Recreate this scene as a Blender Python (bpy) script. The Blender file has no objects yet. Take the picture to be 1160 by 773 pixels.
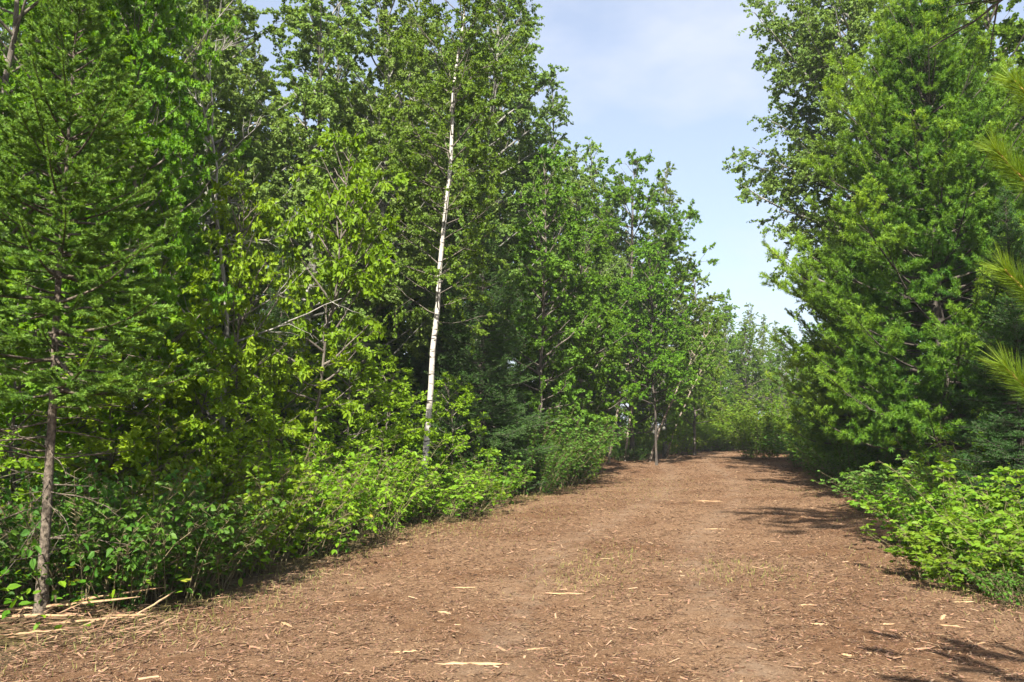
import bpy, math, random
import numpy as np
from mathutils import Vector

S = bpy.context.scene
COL = S.collection
R = math.radians

# ------------------------------------------------------------------ camera, light, exposure
EYE, FPX = 1.6, 893.0                     # eye height in metres, focal length in photo pixels
cam_d = bpy.data.cameras.new("camera")
cam_d.sensor_width = 36.0
cam_d.lens = FPX / 1160 * 36
cam_d.clip_start, cam_d.clip_end = 0.05, 2000
cam = bpy.data.objects.new("camera", cam_d)
cam.location = (0, 0, EYE)
cam.rotation_euler = (R(90 + 5.98), 0, 0)
COL.objects.link(cam)
S.camera = cam

SUN_EL = R(46)
SUN_AZ = math.atan2(-0.19, -0.98)          # bearing of the sun, measured from +Y towards +X: behind the camera, a little left
to_sun = Vector((math.sin(SUN_AZ) * math.cos(SUN_EL), math.cos(SUN_AZ) * math.cos(SUN_EL), math.sin(SUN_EL)))
sun_d = bpy.data.lights.new("sun", "SUN")
sun_d.energy, sun_d.angle, sun_d.color = 5.0, R(0.6), (1.0, 0.94, 0.84)
sun = bpy.data.objects.new("sun", sun_d)
sun.rotation_euler = (-to_sun).to_track_quat("-Z", "Y").to_euler()
sun.location = (20, -20, 30)
COL.objects.link(sun)

W = bpy.data.worlds.new("World")
S.world = W
W.use_nodes = True
wn, wl = W.node_tree.nodes, W.node_tree.links
wn.clear()
out = wn.new("ShaderNodeOutputWorld")
bg = wn.new("ShaderNodeBackground")
bg.inputs["Strength"].default_value = 0.074
sky = wn.new("ShaderNodeTexSky")
sky.sky_type = "NISHITA"
sky.sun_disc = False
sky.sun_elevation, sky.sun_rotation = SUN_EL, SUN_AZ
sky.air_density, sky.dust_density, sky.ozone_density = 1.0, 2.5, 1.0
tc = wn.new("ShaderNodeTexCoord")
mp = wn.new("ShaderNodeMapping")
mp.inputs["Scale"].default_value = (1.0, 1.0, 2.2)
mp.inputs["Location"].default_value = (0.33, 0.1, 0.25)
cn = wn.new("ShaderNodeTexNoise")
cn.inputs["Scale"].default_value = 2.6
cn.inputs["Detail"].default_value = 5
cn.inputs["Roughness"].default_value = 0.52
cr = wn.new("ShaderNodeValToRGB")
cr.color_ramp.elements[0].position, cr.color_ramp.elements[0].color = 0.55, (0.40, 0.40, 0.40, 1)
cr.color_ramp.elements[1].position, cr.color_ramp.elements[1].color = 0.72, (0.85, 0.85, 0.85, 1)
cm = wn.new("ShaderNodeMix")
cm.data_type = "RGBA"
cm.inputs[7].default_value = (3.25, 3.5, 4.05, 1)
wl.new(tc.outputs["Generated"], mp.inputs[0])
wl.new(mp.outputs[0], cn.inputs["Vector"])
wl.new(cn.outputs["Fac"], cr.inputs[0])
wl.new(cr.outputs[0], cm.inputs[0])
wl.new(sky.outputs[0], cm.inputs[6])
wl.new(cm.outputs[2], bg.inputs["Color"])
wl.new(bg.outputs[0], out.inputs[0])

S.view_settings.view_transform = "Standard"
S.view_settings.look = "None"
S.view_settings.gamma = 1
S.view_settings.use_curve_mapping = False
S.view_settings.exposure = 1.85
S.cycles.max_bounces = 9
S.cycles.diffuse_bounces = 6
S.cycles.glossy_bounces = 2
S.cycles.transmission_bounces = 4
S.cycles.use_adaptive_sampling = True
S.cycles.adaptive_threshold = 0.015
S.cycles.use_denoising = True


# ------------------------------------------------------------------ numpy mesh helpers
def nrm(v):
    return v / np.maximum(np.linalg.norm(v, axis=-1, keepdims=True), 1e-9)


def lerp(a, b, t):
    return a + (b - a) * t


class Geo:
    """Collects vertices, quads and triangles with a per-face tint and material slot."""
    def __init__(self):
        self.v, self.f, self.n = [], [], 0

    def add(self, verts, faces, tint=0.5, slot=0, smooth=False):
        verts = np.asarray(verts, dtype=np.float32).reshape(-1, 3)
        faces = np.asarray(faces, dtype=np.int32)
        m = len(faces)
        if not m:
            return
        self.v.append(verts)
        self.f.append((faces + self.n, np.broadcast_to(np.asarray(tint, dtype=np.float32), (m,)), slot, smooth))
        self.n += len(verts)

    def build(self, name, mats, parent=None):
        me = bpy.data.meshes.new(name)
        V = np.concatenate(self.v)
        me.vertices.add(len(V))
        me.vertices.foreach_set("co", V.ravel())
        loops = np.concatenate([f.ravel() for f, _, _, _ in self.f])
        tot = np.concatenate([np.full(len(f), f.shape[1], dtype=np.int32) for f, _, _, _ in self.f])
        start = np.concatenate(([0], np.cumsum(tot)[:-1])).astype(np.int32)
        me.loops.add(len(loops))
        me.loops.foreach_set("vertex_index", loops)
        me.polygons.add(len(tot))
        me.polygons.foreach_set("loop_start", start)
        me.polygons.foreach_set("material_index", np.concatenate([np.full(len(f), s, dtype=np.int32) for f, _, s, _ in self.f]))
        me.polygons.foreach_set("use_smooth", np.concatenate([np.full(len(f), s, dtype=bool) for f, _, _, s in self.f]))
        at = me.attributes.new("tint", "FLOAT", "FACE")
        at.data.foreach_set("value", np.concatenate([t for _, t, _, _ in self.f]))
        me.update(calc_edges=True)
        for m in (mats if isinstance(mats, (list, tuple)) else [mats]):
            me.materials.append(m)
        o = bpy.data.objects.new(name, me)
        COL.objects.link(o)
        o.parent = parent
        return o


def tubes(g, pts, rad, n=6, slot=0, tint=0.5, smooth=True):
    """Many tubes at once: pts (B,K,3), rad (B,K)."""
    pts = np.asarray(pts, float)
    rad = np.asarray(rad, float)
    B, K, _ = pts.shape
    T = nrm(np.gradient(pts, axis=1))
    mean = nrm(T.mean(1))
    ref = np.where(np.abs(mean[:, 2:3]) > 0.85, np.array([[1.0, 0, 0]]), np.array([[0, 0, 1.0]]))
    U = nrm(np.cross(T, ref[:, None, :]))
    Vv = np.cross(T, U)
    a = np.arange(n) * 2 * math.pi / n
    ring = (pts[:, :, None, :] + rad[:, :, None, None] *
            (np.cos(a)[None, None, :, None] * U[:, :, None, :] + np.sin(a)[None, None, :, None] * Vv[:, :, None, :]))
    idx = np.arange(B * K * n).reshape(B, K, n)
    q = np.stack([idx[:, :-1, :], np.roll(idx[:, :-1, :], -1, 2), np.roll(idx[:, 1:, :], -1, 2), idx[:, 1:, :]], -1)
    t = np.asarray(tint, dtype=np.float32)
    if t.ndim:
        t = np.repeat(t, (K - 1) * n)
    g.add(ring, q.reshape(-1, 4), t, slot, smooth)
    if n >= 4:                                             # closed ends
        for k, fl in ((0, 1), (K - 1, -1)):
            c = idx[:, k, ::fl]
            rr = ring[:, k].reshape(-1, 3)
            loc = np.arange(B * n).reshape(B, n)[:, ::fl]
            g.add(rr, loc, np.asarray(tint, dtype=np.float32) if np.ndim(tint) else tint, slot, False)


def poly(start, d, L, K, bend=None, rng=None, wig=0.0):
    """Curved polylines: start (B,3), d (B,3), L (B,) -> (B,K,3)."""
    s = np.linspace(0, 1, K)[None, :, None]
    L = np.asarray(L)[:, None, None]
    p = start[:, None, :] + d[:, None, :] * L * s
    if bend is not None:
        p = p + bend[:, None, :] * L * s * s
    if wig:
        n = rng.normal(0, wig, p.shape) * L
        n[:, 0] = 0
        p = p + np.cumsum(n, 1) * 0.6
    return p


def along(P, i, s):
    """Points and tangents at parameter s on polylines i of P."""
    K = P.shape[1]
    u = np.clip(s, 0, 0.9999) * (K - 1)
    k = u.astype(int)
    a, b = P[i, k], P[i, k + 1]
    return a + (b - a) * (u - k)[:, None], nrm(b - a)


def unit(rng, n):
    return nrm(rng.normal(size=(n, 3)))


SHAPES = {
    # outline of half leaves: (along, across, lift) ; faces
    "rhomb": (np.array([[0, 0, 0], [.45, -.5, .12], [1, 0, 0], [.45, .5, .12]]), np.array([[0, 1, 2], [0, 2, 3]])),
    "ovate": (np.array([[0, 0, 0], [.25, -.44, .1], [.62, -.4, .1], [1, 0, -.08], [.62, .4, .1], [.25, .44, .1]]),
              np.array([[0, 1, 2, 3], [0, 3, 4, 5]])),
    "round": (np.array([[0, 0, 0], [.2, -.48, .08], [.65, -.45, .08], [1, 0, -.04], [.65, .45, .08], [.2, .48, .08]]),
              np.array([[0, 1, 2, 3], [0, 3, 4, 5]])),
    "lobed": (np.array([[0, 0, 0], [.18, -.5, .06], [.42, -.25, .03], [.72, -.52, .0], [.66, -.16, .03], [1, 0, -.1],
                        [.66, .16, .03], [.72, .52, 0], [.42, .25, .03], [.18, .5, .06]]),
              np.array([[0, 1, 2, 4], [2, 3, 4, 4], [0, 4, 5, 6], [0, 6, 8, 9], [6, 7, 8, 8]])),
}


def leaves(g, P, d, nv, L, Wd, shape, tint, slot=0):
    d = nrm(d)
    side = nrm(np.cross(d, nv))
    up = np.cross(side, d)
    prof, fc = SHAPES[shape]
    L = np.broadcast_to(np.asarray(L, float), (len(P),))
    Wd = np.broadcast_to(np.asarray(Wd, float), (len(P),))
    X = (P[:, None, :] + prof[None, :, 0, None] * L[:, None, None] * d[:, None, :]
         + prof[None, :, 1, None] * Wd[:, None, None] * side[:, None, :]
         + prof[None, :, 2, None] * Wd[:, None, None] * up[:, None, :])
    m = len(prof)
    base = (np.arange(len(P)) * m)[:, None, None]
    t = np.broadcast_to(np.asarray(tint, np.float32), (len(P),))
    if shape == "lobed":
        tri = np.array([[0, 1, 2], [0, 2, 4], [2, 3, 4], [0, 4, 5], [0, 5, 6], [0, 6, 8], [6, 7, 8], [0, 8, 9]])
        g.add(X, (tri[None] + base).reshape(-1, 3), np.repeat(t, len(tri)), slot)
    else:
        g.add(X, (fc[None] + base).reshape(-1, fc.shape[1]), np.repeat(t, len(fc)), slot)


def needles(g, P, d, L, w, rng, tint, slot=0):
    """Thin four-sided blades, tapering to a point."""
    d = nrm(d)
    side = nrm(np.cross(d, unit(rng, len(P))))
    L = np.broadcast_to(np.asarray(L, float), (len(P),))[:, None]
    a = P - side * w * .5
    b = P + side * w * .5
    c = P + d * L * .7 + side * w * .45
    e = P + d * L
    X = np.stack([a, b, c, e], 1)
    q = np.arange(len(P) * 4).reshape(-1, 4)
    g.add(X, q, np.broadcast_to(np.asarray(tint, np.float32), (len(P),)), slot)


# ------------------------------------------------------------------ materials
def mat(name):
    m = bpy.data.materials.new(name)
    m.use_nodes = True
    m.node_tree.nodes.clear()
    return m, m.node_tree.nodes, m.node_tree.links


def leaf_mat(name, ca, cb, gloss=0.16, trans=0.38, rough=0.52, tcol=(1.35, 1.25, 0.45), cc=None):
    m, n, l = mat(name)
    at = n.new("ShaderNodeAttribute")
    at.attribute_name = "tint"
    rp = n.new("ShaderNodeValToRGB")
    e = rp.color_ramp.elements
    e[0].position, e[0].color = 0.0, (*ca, 1)
    e[1].position, e[1].color = 0.93 if cc else 1.0, (*cb, 1)
    if cc:
        k = e.new(1.0)
        k.color = (*cc, 1)
    oi = n.new("ShaderNodeObjectInfo")
    hs = n.new("ShaderNodeHueSaturation")
    mr = n.new("ShaderNodeMapRange")
    mr.inputs[3].default_value, mr.inputs[4].default_value = 0.85, 1.18
    mh = n.new("ShaderNodeMapRange")
    mh.inputs[3].default_value, mh.inputs[4].default_value = 0.485, 0.512
    ml = n.new("ShaderNodeMath")
    ml.operation = "MULTIPLY"
    ml.inputs[1].default_value = 7.31
    fr = n.new("ShaderNodeMath")
    fr.operation = "FRACT"
    l.new(at.outputs["Fac"], rp.inputs[0])
    l.new(oi.outputs["Random"], mr.inputs[0])
    l.new(oi.outputs["Random"], ml.inputs[0])
    l.new(ml.outputs[0], fr.inputs[0])
    l.new(fr.outputs[0], mh.inputs[0])
    l.new(mr.outputs[0], hs.inputs["Value"])
    l.new(mh.outputs[0], hs.inputs["Hue"])
    l.new(rp.outputs[0], hs.inputs["Color"])
    pb = n.new("ShaderNodeBsdfPrincipled")
    pb.inputs["Roughness"].default_value = rough
    pb.inputs["Specular IOR Level"].default_value = gloss
    tr = n.new("ShaderNodeBsdfTranslucent")
    mu = n.new("ShaderNodeMix")
    mu.data_type, mu.blend_type = "RGBA", "MULTIPLY"
    mu.inputs[0].default_value = 1
    mu.inputs[7].default_value = (*tcol, 1)
    mx = n.new("ShaderNodeMixShader")
    mx.inputs[0].default_value = trans
    o = n.new("ShaderNodeOutputMaterial")
    l.new(hs.outputs[0], pb.inputs["Base Color"])
    l.new(hs.outputs[0], mu.inputs[6])
    l.new(mu.outputs[2], tr.inputs[0])
    l.new(pb.outputs[0], mx.inputs[1])
    l.new(tr.outputs[0], mx.inputs[2])
    l.new(mx.outputs[0], o.inputs[0])
    return m


def bark_mat(name, ca, cb, scale=(18, 18, 4), bump=0.5, marks=None, lichen=None):
    m, n, l = mat(name)
    tc = n.new("ShaderNodeTexCoord")
    mp = n.new("ShaderNodeMapping")
    mp.inputs["Scale"].default_value = scale
    nz = n.new("ShaderNodeTexNoise")
    nz.inputs["Scale"].default_value = 1.0
    nz.inputs["Detail"].default_value = 6
    nz.inputs["Roughness"].default_value = 0.65
    rp = n.new("ShaderNodeValToRGB")
    e = rp.color_ramp.elements
    e[0].position, e[0].color = 0.36, (*ca, 1)
    e[1].position, e[1].color = 0.66, (*cb, 1)
    l.new(tc.outputs["Object"], mp.inputs[0])
    l.new(mp.outputs[0], nz.inputs["Vector"])
    l.new(nz.outputs["Fac"], rp.inputs[0])
    colour = rp.outputs[0]
    if marks:                                             # dark dashes across the stem
        m2 = n.new("ShaderNodeMapping")
        m2.inputs["Scale"].default_value = marks
        n2 = n.new("ShaderNodeTexNoise")
        n2.inputs["Detail"].default_value = 3
        n2.inputs["Scale"].default_value = 1.0
        r2 = n.new("ShaderNodeValToRGB")
        r2.color_ramp.elements[0].position = 0.57
        r2.color_ramp.elements[1].position = 0.62
        mx = n.new("ShaderNodeMix")
        mx.data_type = "RGBA"
        mx.inputs[7].default_value = (0.05, 0.045, 0.04, 1)
        l.new(tc.outputs["Object"], m2.inputs[0])
        l.new(m2.outputs[0], n2.inputs["Vector"])
        l.new(n2.outputs["Fac"], r2.inputs[0])
        l.new(r2.outputs[0], mx.inputs[0])
        l.new(colour, mx.inputs[6])
        colour = mx.outputs[2]
    pb = n.new("ShaderNodeBsdfPrincipled")
    pb.inputs["Roughness"].default_value = 0.85
    pb.inputs["Specular IOR Level"].default_value = 0.2
    bp = n.new("ShaderNodeBump")
    bp.inputs["Strength"].default_value = bump
    bp.inputs["Distance"].default_value = 0.02
    o = n.new("ShaderNodeOutputMaterial")
    l.new(nz.outputs["Fac"], bp.inputs["Height"])
    l.new(bp.outputs[0], pb.inputs["Normal"])
    l.new(colour, pb.inputs["Base Color"])
    l.new(pb.outputs[0], o.inputs[0])
    return m


def wood_mat(name, ca, cb, cc=None, mid=0.5):
    """Wood splinters, each with its own tone from its tint."""
    m, n, l = mat(name)
    at = n.new("ShaderNodeAttribute")
    at.attribute_name = "tint"
    rp = n.new("ShaderNodeValToRGB")
    e = rp.color_ramp.elements
    e[0].position, e[0].color = 0.0, (*ca, 1)
    e[1].position, e[1].color = 1.0, (*(cc or cb), 1)
    if cc:
        k = e.new(mid)
        k.color = (*cb, 1)
    tc = n.new("ShaderNodeTexCoord")
    nz = n.new("ShaderNodeTexNoise")
    nz.inputs["Scale"].default_value = 60
    nz.inputs["Detail"].default_value = 3
    mx = n.new("ShaderNodeMix")
    mx.data_type, mx.blend_type = "RGBA", "OVERLAY"
    mx.inputs[0].default_value = 0.45
    pb = n.new("ShaderNodeBsdfPrincipled")
    pb.inputs["Roughness"].default_value = 0.85
    pb.inputs["Specular IOR Level"].default_value = 0.2
    o = n.new("ShaderNodeOutputMaterial")
    l.new(at.outputs["Fac"], rp.inputs[0])
    l.new(tc.outputs["Object"], nz.inputs["Vector"])
    l.new(rp.outputs[0], mx.inputs[6])
    l.new(nz.outputs["Color"], mx.inputs[7])
    mx.clamp_result = True
    l.new(mx.outputs[2], pb.inputs["Base Color"])
    l.new(pb.outputs[0], o.inputs[0])
    return m


def earth_mat(name, stops, scale, patch, patch_lo, patch_hi, bump=0.6, dist=0.03, track=None):
    m, n, l = mat(name)
    tc = n.new("ShaderNodeTexCoord")
    wv = n.new("ShaderNodeTexNoise")                      # warps the shreds so they lie every way
    wv.inputs["Scale"].default_value = 9.0
    wv.inputs["Detail"].default_value = 3
    va = n.new("ShaderNodeVectorMath")
    va.operation = "MULTIPLY_ADD"
    va.inputs[1].default_value = (0.22, 0.22, 0.0)
    nz = n.new("ShaderNodeTexNoise")
    nz.inputs["Scale"].default_value = scale
    nz.inputs["Detail"].default_value = 8
    nz.inputs["Roughness"].default_value = 0.72
    rp = n.new("ShaderNodeValToRGB")
    e = rp.color_ramp.elements
    e[0].position, e[0].color = stops[0][0], (*stops[0][1], 1)
    e[1].position, e[1].color = stops[-1][0], (*stops[-1][1], 1)
    for p, c in stops[1:-1]:
        k = e.new(p)
        k.color = (*c, 1)
    pn = n.new("ShaderNodeTexNoise")
    pn.inputs["Scale"].default_value = 0.55
    pn.inputs["Detail"].default_value = 5
    pn.inputs["Roughness"].default_value = 0.6
    pr = n.new("ShaderNodeMapRange")
    pr.inputs[1].default_value, pr.inputs[2].default_value = patch_lo, patch_hi
    pr.clamp = True
    mx = n.new("ShaderNodeMix")
    mx.data_type = "RGBA"
    ml = n.new("ShaderNodeMix")
    ml.data_type, ml.blend_type = "RGBA", "MULTIPLY"
    ml.inputs[0].default_value = 1.0
    ml.inputs[7].default_value = (*patch, 1)
    pb = n.new("ShaderNodeBsdfPrincipled")
    pb.inputs["Roughness"].default_value = 0.95
    pb.inputs["Specular IOR Level"].default_value = 0.1
    bp = n.new("ShaderNodeBump")
    bp.inputs["Strength"].default_value = bump
    bp.inputs["Distance"].default_value = dist
    o = n.new("ShaderNodeOutputMaterial")
    l.new(tc.outputs["Object"], wv.inputs["Vector"])
    l.new(wv.outputs["Color"], va.inputs[0])
    l.new(tc.outputs["Object"], va.inputs[2])
    l.new(va.outputs[0], nz.inputs["Vector"])
    l.new(tc.outputs["Object"], pn.inputs["Vector"])
    l.new(nz.outputs["Fac"], rp.inputs[0])
    l.new(pn.outputs["Fac"], pr.inputs[0])
    l.new(pr.outputs[0], mx.inputs[0])
    l.new(rp.outputs[0], mx.inputs[6])
    l.new(rp.outputs[0], ml.inputs[6])
    l.new(ml.outputs[2], mx.inputs[7])
    colour = mx.outputs[2]
    if track:                                             # trodden dust where wheels have passed
        at = n.new("ShaderNodeAttribute")
        at.attribute_name = "tint"
        nb = n.new("ShaderNodeTexNoise")
        nb.inputs["Scale"].default_value = 3.5
        nb.inputs["Detail"].default_value = 6
        nb.inputs["Roughness"].default_value = 0.7
        nr = n.new("ShaderNodeMapRange")
        nr.inputs[1].default_value, nr.inputs[2].default_value = .40, .66
        mm = n.new("ShaderNodeMath")
        mm.operation = "MULTIPLY"
        tx = n.new("ShaderNodeMix")
        tx.data_type = "RGBA"
        tx.inputs[7].default_value = (*track, 1)
        l.new(tc.outputs["Object"], nb.inputs["Vector"])
        l.new(nb.outputs["Fac"], nr.inputs[0])
        l.new(nr.outputs[0], mm.inputs[0])
        l.new(at.outputs["Fac"], mm.inputs[1])
        l.new(mm.outputs[0], tx.inputs[0])
        l.new(colour, tx.inputs[6])
        colour = tx.outputs[2]
    l.new(colour, pb.inputs["Base Color"])
    l.new(nz.outputs["Fac"], bp.inputs["Height"])
    l.new(bp.outputs[0], pb.inputs["Normal"])
    l.new(pb.outputs[0], o.inputs[0])
    return m


M = dict(
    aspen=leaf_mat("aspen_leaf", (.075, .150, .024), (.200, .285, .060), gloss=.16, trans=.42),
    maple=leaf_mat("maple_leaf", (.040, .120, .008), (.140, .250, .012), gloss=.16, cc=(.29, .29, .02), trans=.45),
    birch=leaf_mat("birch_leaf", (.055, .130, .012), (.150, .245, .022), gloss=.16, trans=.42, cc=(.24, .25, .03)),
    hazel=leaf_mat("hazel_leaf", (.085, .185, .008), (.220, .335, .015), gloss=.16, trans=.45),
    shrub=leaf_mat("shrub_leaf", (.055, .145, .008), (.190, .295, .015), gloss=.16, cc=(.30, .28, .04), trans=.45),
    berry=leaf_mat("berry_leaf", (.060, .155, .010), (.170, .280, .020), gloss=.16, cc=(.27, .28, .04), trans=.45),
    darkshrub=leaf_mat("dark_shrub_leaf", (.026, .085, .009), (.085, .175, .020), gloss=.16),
    fern=leaf_mat("fern_leaf", (.045, .130, .020), (.110, .220, .035), gloss=.16),
    fir=leaf_mat("fir_needle", (.024, .090, .014), (.130, .230, .028), trans=.25, gloss=.16, rough=.5),
    spruce=leaf_mat("spruce_needle", (.018, .065, .014), (.065, .130, .028), trans=.25, gloss=.16, rough=.5),
    pine=leaf_mat("pine_needle", (.034, .125, .014), (.215, .335, .024), trans=.35, gloss=.16, rough=.5, cc=(.32, .39, .04)),
    redpine=leaf_mat("red_pine_needle", (.050, .140, .014), (.180, .285, .032), trans=.35, gloss=.16, rough=.4),
    grass=leaf_mat("grass_blade", (.110, .145, .030), (.290, .260, .090), trans=.3),
    bark=bark_mat("grey_brown_bark", (.050, .042, .034), (.150, .130, .105)),
    firbark=bark_mat("fir_bark", (.032, .025, .018), (.180, .145, .110), scale=(34, 34, 26), bump=1.0),
    aspenbark=bark_mat("aspen_bark", (.090, .088, .074), (.245, .240, .210), scale=(8, 8, 5), bump=.3, marks=(5, 5, 22)),
    birchbark=bark_mat("birch_bark", (.300, .275, .235), (.450, .430, .385), scale=(9, 9, 14), bump=.25, marks=(7, 7, 30)),
    pathbark=bark_mat("weathered_birch_bark", (.120, .095, .070), (.330, .280, .220), scale=(12, 12, 8), marks=(6, 6, 20)),
    pinebark=bark_mat("pine_bark", (.030, .026, .022), (.095, .080, .065)),
    shoot=bark_mat("pine_shoot_bark", (.240, .120, .040), (.420, .240, .090), scale=(60, 60, 60)),
    deadwood=bark_mat("dead_grey_wood", (.130, .120, .105), (.330, .310, .275), scale=(20, 20, 5), bump=.3),
    stem=bark_mat("shrub_stem", (.070, .060, .030), (.180, .150, .080), scale=(20, 20, 8)),
    chips=wood_mat("wood_chip", (.040, .021, .012), (.205, .124, .074), (.330, .235, .142), mid=.62),
    splinter=wood_mat("fresh_splinter", (.200, .120, .062), (.370, .262, .150)),
    mulch=earth_mat("mulch", [(.32, (.036, .019, .010)), (.46, (.118, .069, .038)), (.57, (.188, .116, .068)), (.70, (.300, .208, .130))],
                    62, (.72, .64, .58), .44, .62, bump=.8, dist=.025, track=(.185, .138, .098)),
    floor=earth_mat("forest_floor", [(.32, (.030, .022, .014)), (.5, (.085, .060, .036)), (.70, (.190, .135, .080))],
                    18, (.80, .85, .60), .42, .55),
)


# ------------------------------------------------------------------ scene bookkeeping
def tag(o, label=None, cat=None, group=None, kind=None):
    for k, v in (("label", label), ("category", cat), ("group", group), ("kind", kind)):
        if v:
            o[k] = v
    return o


def empty(name):
    o = bpy.data.objects.new(name, None)
    o.empty_display_size = 0.3
    COL.objects.link(o)
    return o


def copy_tree(o, parent=None):
    c = o.copy()
    COL.objects.link(c)
    c.parent = parent
    for ch in list(o.children):
        copy_tree(ch, c)
    return c


class Kind:
    """One kind of plant: the first placing moves the built one, later placings copy it."""
    def __init__(self, root, height):
        self.root, self.h, self.used = root, height, False

    def put(self, x, y, H, rz, label, cat, group=None, widen=1.0, tilt=(0, 0)):
        o = self.root if not self.used else copy_tree(self.root)
        self.used = True
        for k in ("label", "category", "group"):
            if k in o:
                del o[k]
        s = H / self.h
        o.location = (x, y, height(x, y) - 0.02)
        o.scale = (s * widen, s * widen, s)
        o.rotation_euler = (R(tilt[0]), R(tilt[1]), rz)
        return tag(o, label, cat, group)


def spot(px, dist):
    """Ground point seen in photo column px at a distance in metres."""
    return (px - 580) / FPX * dist, dist


# ------------------------------------------------------------------ terrain
LEFT = np.array([[-30, -4.2], [0, -3.6], [4.5, -3.3], [5.8, -3.0], [6.8, -2.5], [8.4, -2.0], [10, -1.75], [11.9, -1.3], [15.5, -.1],
                 [19, 1.1], [22, 2.0], [25, 2.5], [28, 2.3], [31, 2.2], [34, 2.6], [38, 4.3], [42, 7.0], [46, 10.5]])
RIGHT = np.array([[-30, 4.6], [0, 4.6], [5, 4.55], [6.8, 4.4], [8, 4.35], [10.2, 4.95], [12.5, 5.8], [15.5, 6.9], [22, 8.7],
                  [28, 10.4], [32, 11.7], [38, 13.3], [42, 14.0], [46, 13.4]])


def edge(tab, y):
    return np.interp(y, tab[:, 0], tab[:, 1])


def on_path(x, y, margin=0.0):
    return (x > edge(LEFT, y) - margin) & (x < edge(RIGHT, y) + margin) & (y < 46 + margin)


def height(x, y):
    x = np.asarray(x, float)
    y = np.asarray(y, float)
    h = .035 * np.sin(x * .9 + .3 * y) * np.sin(y * .55 + 1) + .02 * np.sin(2.3 * x + 1.1) * np.sin(1.7 * y)
    c = (edge(LEFT, y) + edge(RIGHT, y)) / 2
    out = np.clip(np.abs(x - c) - 3.3, 0, 6)
    h = h + .035 * out * np.clip((60 - y) / 30, 0, 1)       # the woods stand a little above the cleared path
    fade = np.clip((120 - np.hypot(x, y)) / 50, 0, 1)
    r = h * fade
    return float(r) if r.ndim == 0 else r


def grid_mesh(name, xs, ys, zoff, material):
    X, Y = np.meshgrid(xs, ys, indexing="ij")
    Z = height(X, Y) + zoff
    idx = np.arange(X.size).reshape(X.shape)
    q = np.stack([idx[:-1, :-1], idx[1:, :-1], idx[1:, 1:], idx[:-1, 1:]], -1).reshape(-1, 4)
    g = Geo()
    g.add(np.stack([X, Y, Z], -1), q, .5, 0, True)
    return g.build(name, material)


far = np.array([-900, -500, -250, -130, -80])
xs = np.concatenate([far, np.arange(-50, 50.1, .5), -far[::-1]])
ys = np.concatenate([far, np.arange(-50, 80.1, .5), -far[::-1] + 20])
tag(grid_mesh("ground", xs, ys, 0, M["floor"]), kind="structure")

rng = np.random.default_rng(5)
ysp = np.concatenate([np.arange(-12, 46.01, .12)])
jl = np.interp(ysp, np.arange(-12, 47, .45), rng.normal(0, .14, len(np.arange(-12, 47, .45))))
jr = np.interp(ysp, np.arange(-12, 47, .45), rng.normal(0, .14, len(np.arange(-12, 47, .45))))
lo, hi = edge(LEFT, ysp) - .1 + jl, edge(RIGHT, ysp) + .15 + jr
u = np.concatenate([[0, .012, .03], np.linspace(.06, .94, 70), [.97, .988, 1]])
X = lo[None, :] + (hi - lo)[None, :] * u[:, None]
Y = np.broadcast_to(ysp[None, :], X.shape)
crown_edge = np.minimum(np.minimum(u, 1 - u) / .06, 1)[:, None]
Z = height(X, Y) + .006 + .028 * crown_edge + rng.normal(0, .006, X.shape) * crown_edge
idx = np.arange(X.size).reshape(X.shape)
q = np.stack([idx[:-1, :-1], idx[1:, :-1], idx[1:, 1:], idx[:-1, 1:]], -1).reshape(-1, 4)
g = Geo()
def tracks(x, y):
    c = (edge(LEFT, y) + edge(RIGHT, y)) / 2 - .1 + .12 * np.sin(y * .45)
    return np.exp(-((np.abs(x - c) - .85) / .26) ** 2)


g.add(np.stack([X, Y, Z], -1), q, (tracks(X, Y) * .5)[:-1, :-1].ravel(), 0, True)
tag(g.build("path", M["mulch"]), kind="structure")


def surf(x, y):
    return height(x, y) + .030


# ------------------------------------------------------------------ plant builders
def trunk_line(rng, H, lean=(0, 0), wig=.012, K=18, curve=(0, 0)):
    t = np.linspace(0, 1, K)
    w = np.cumsum(rng.normal(0, wig, (K, 2)), 0) * H * .35
    w -= w[0]
    w *= np.minimum(t * 4, 1)[:, None]
    x = lean[0] * H * t + curve[0] * H * t * t + w[:, 0]
    y = lean[1] * H * t + curve[1] * H * t * t + w[:, 1]
    return np.stack([x, y, H * t], -1)[None]


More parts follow.
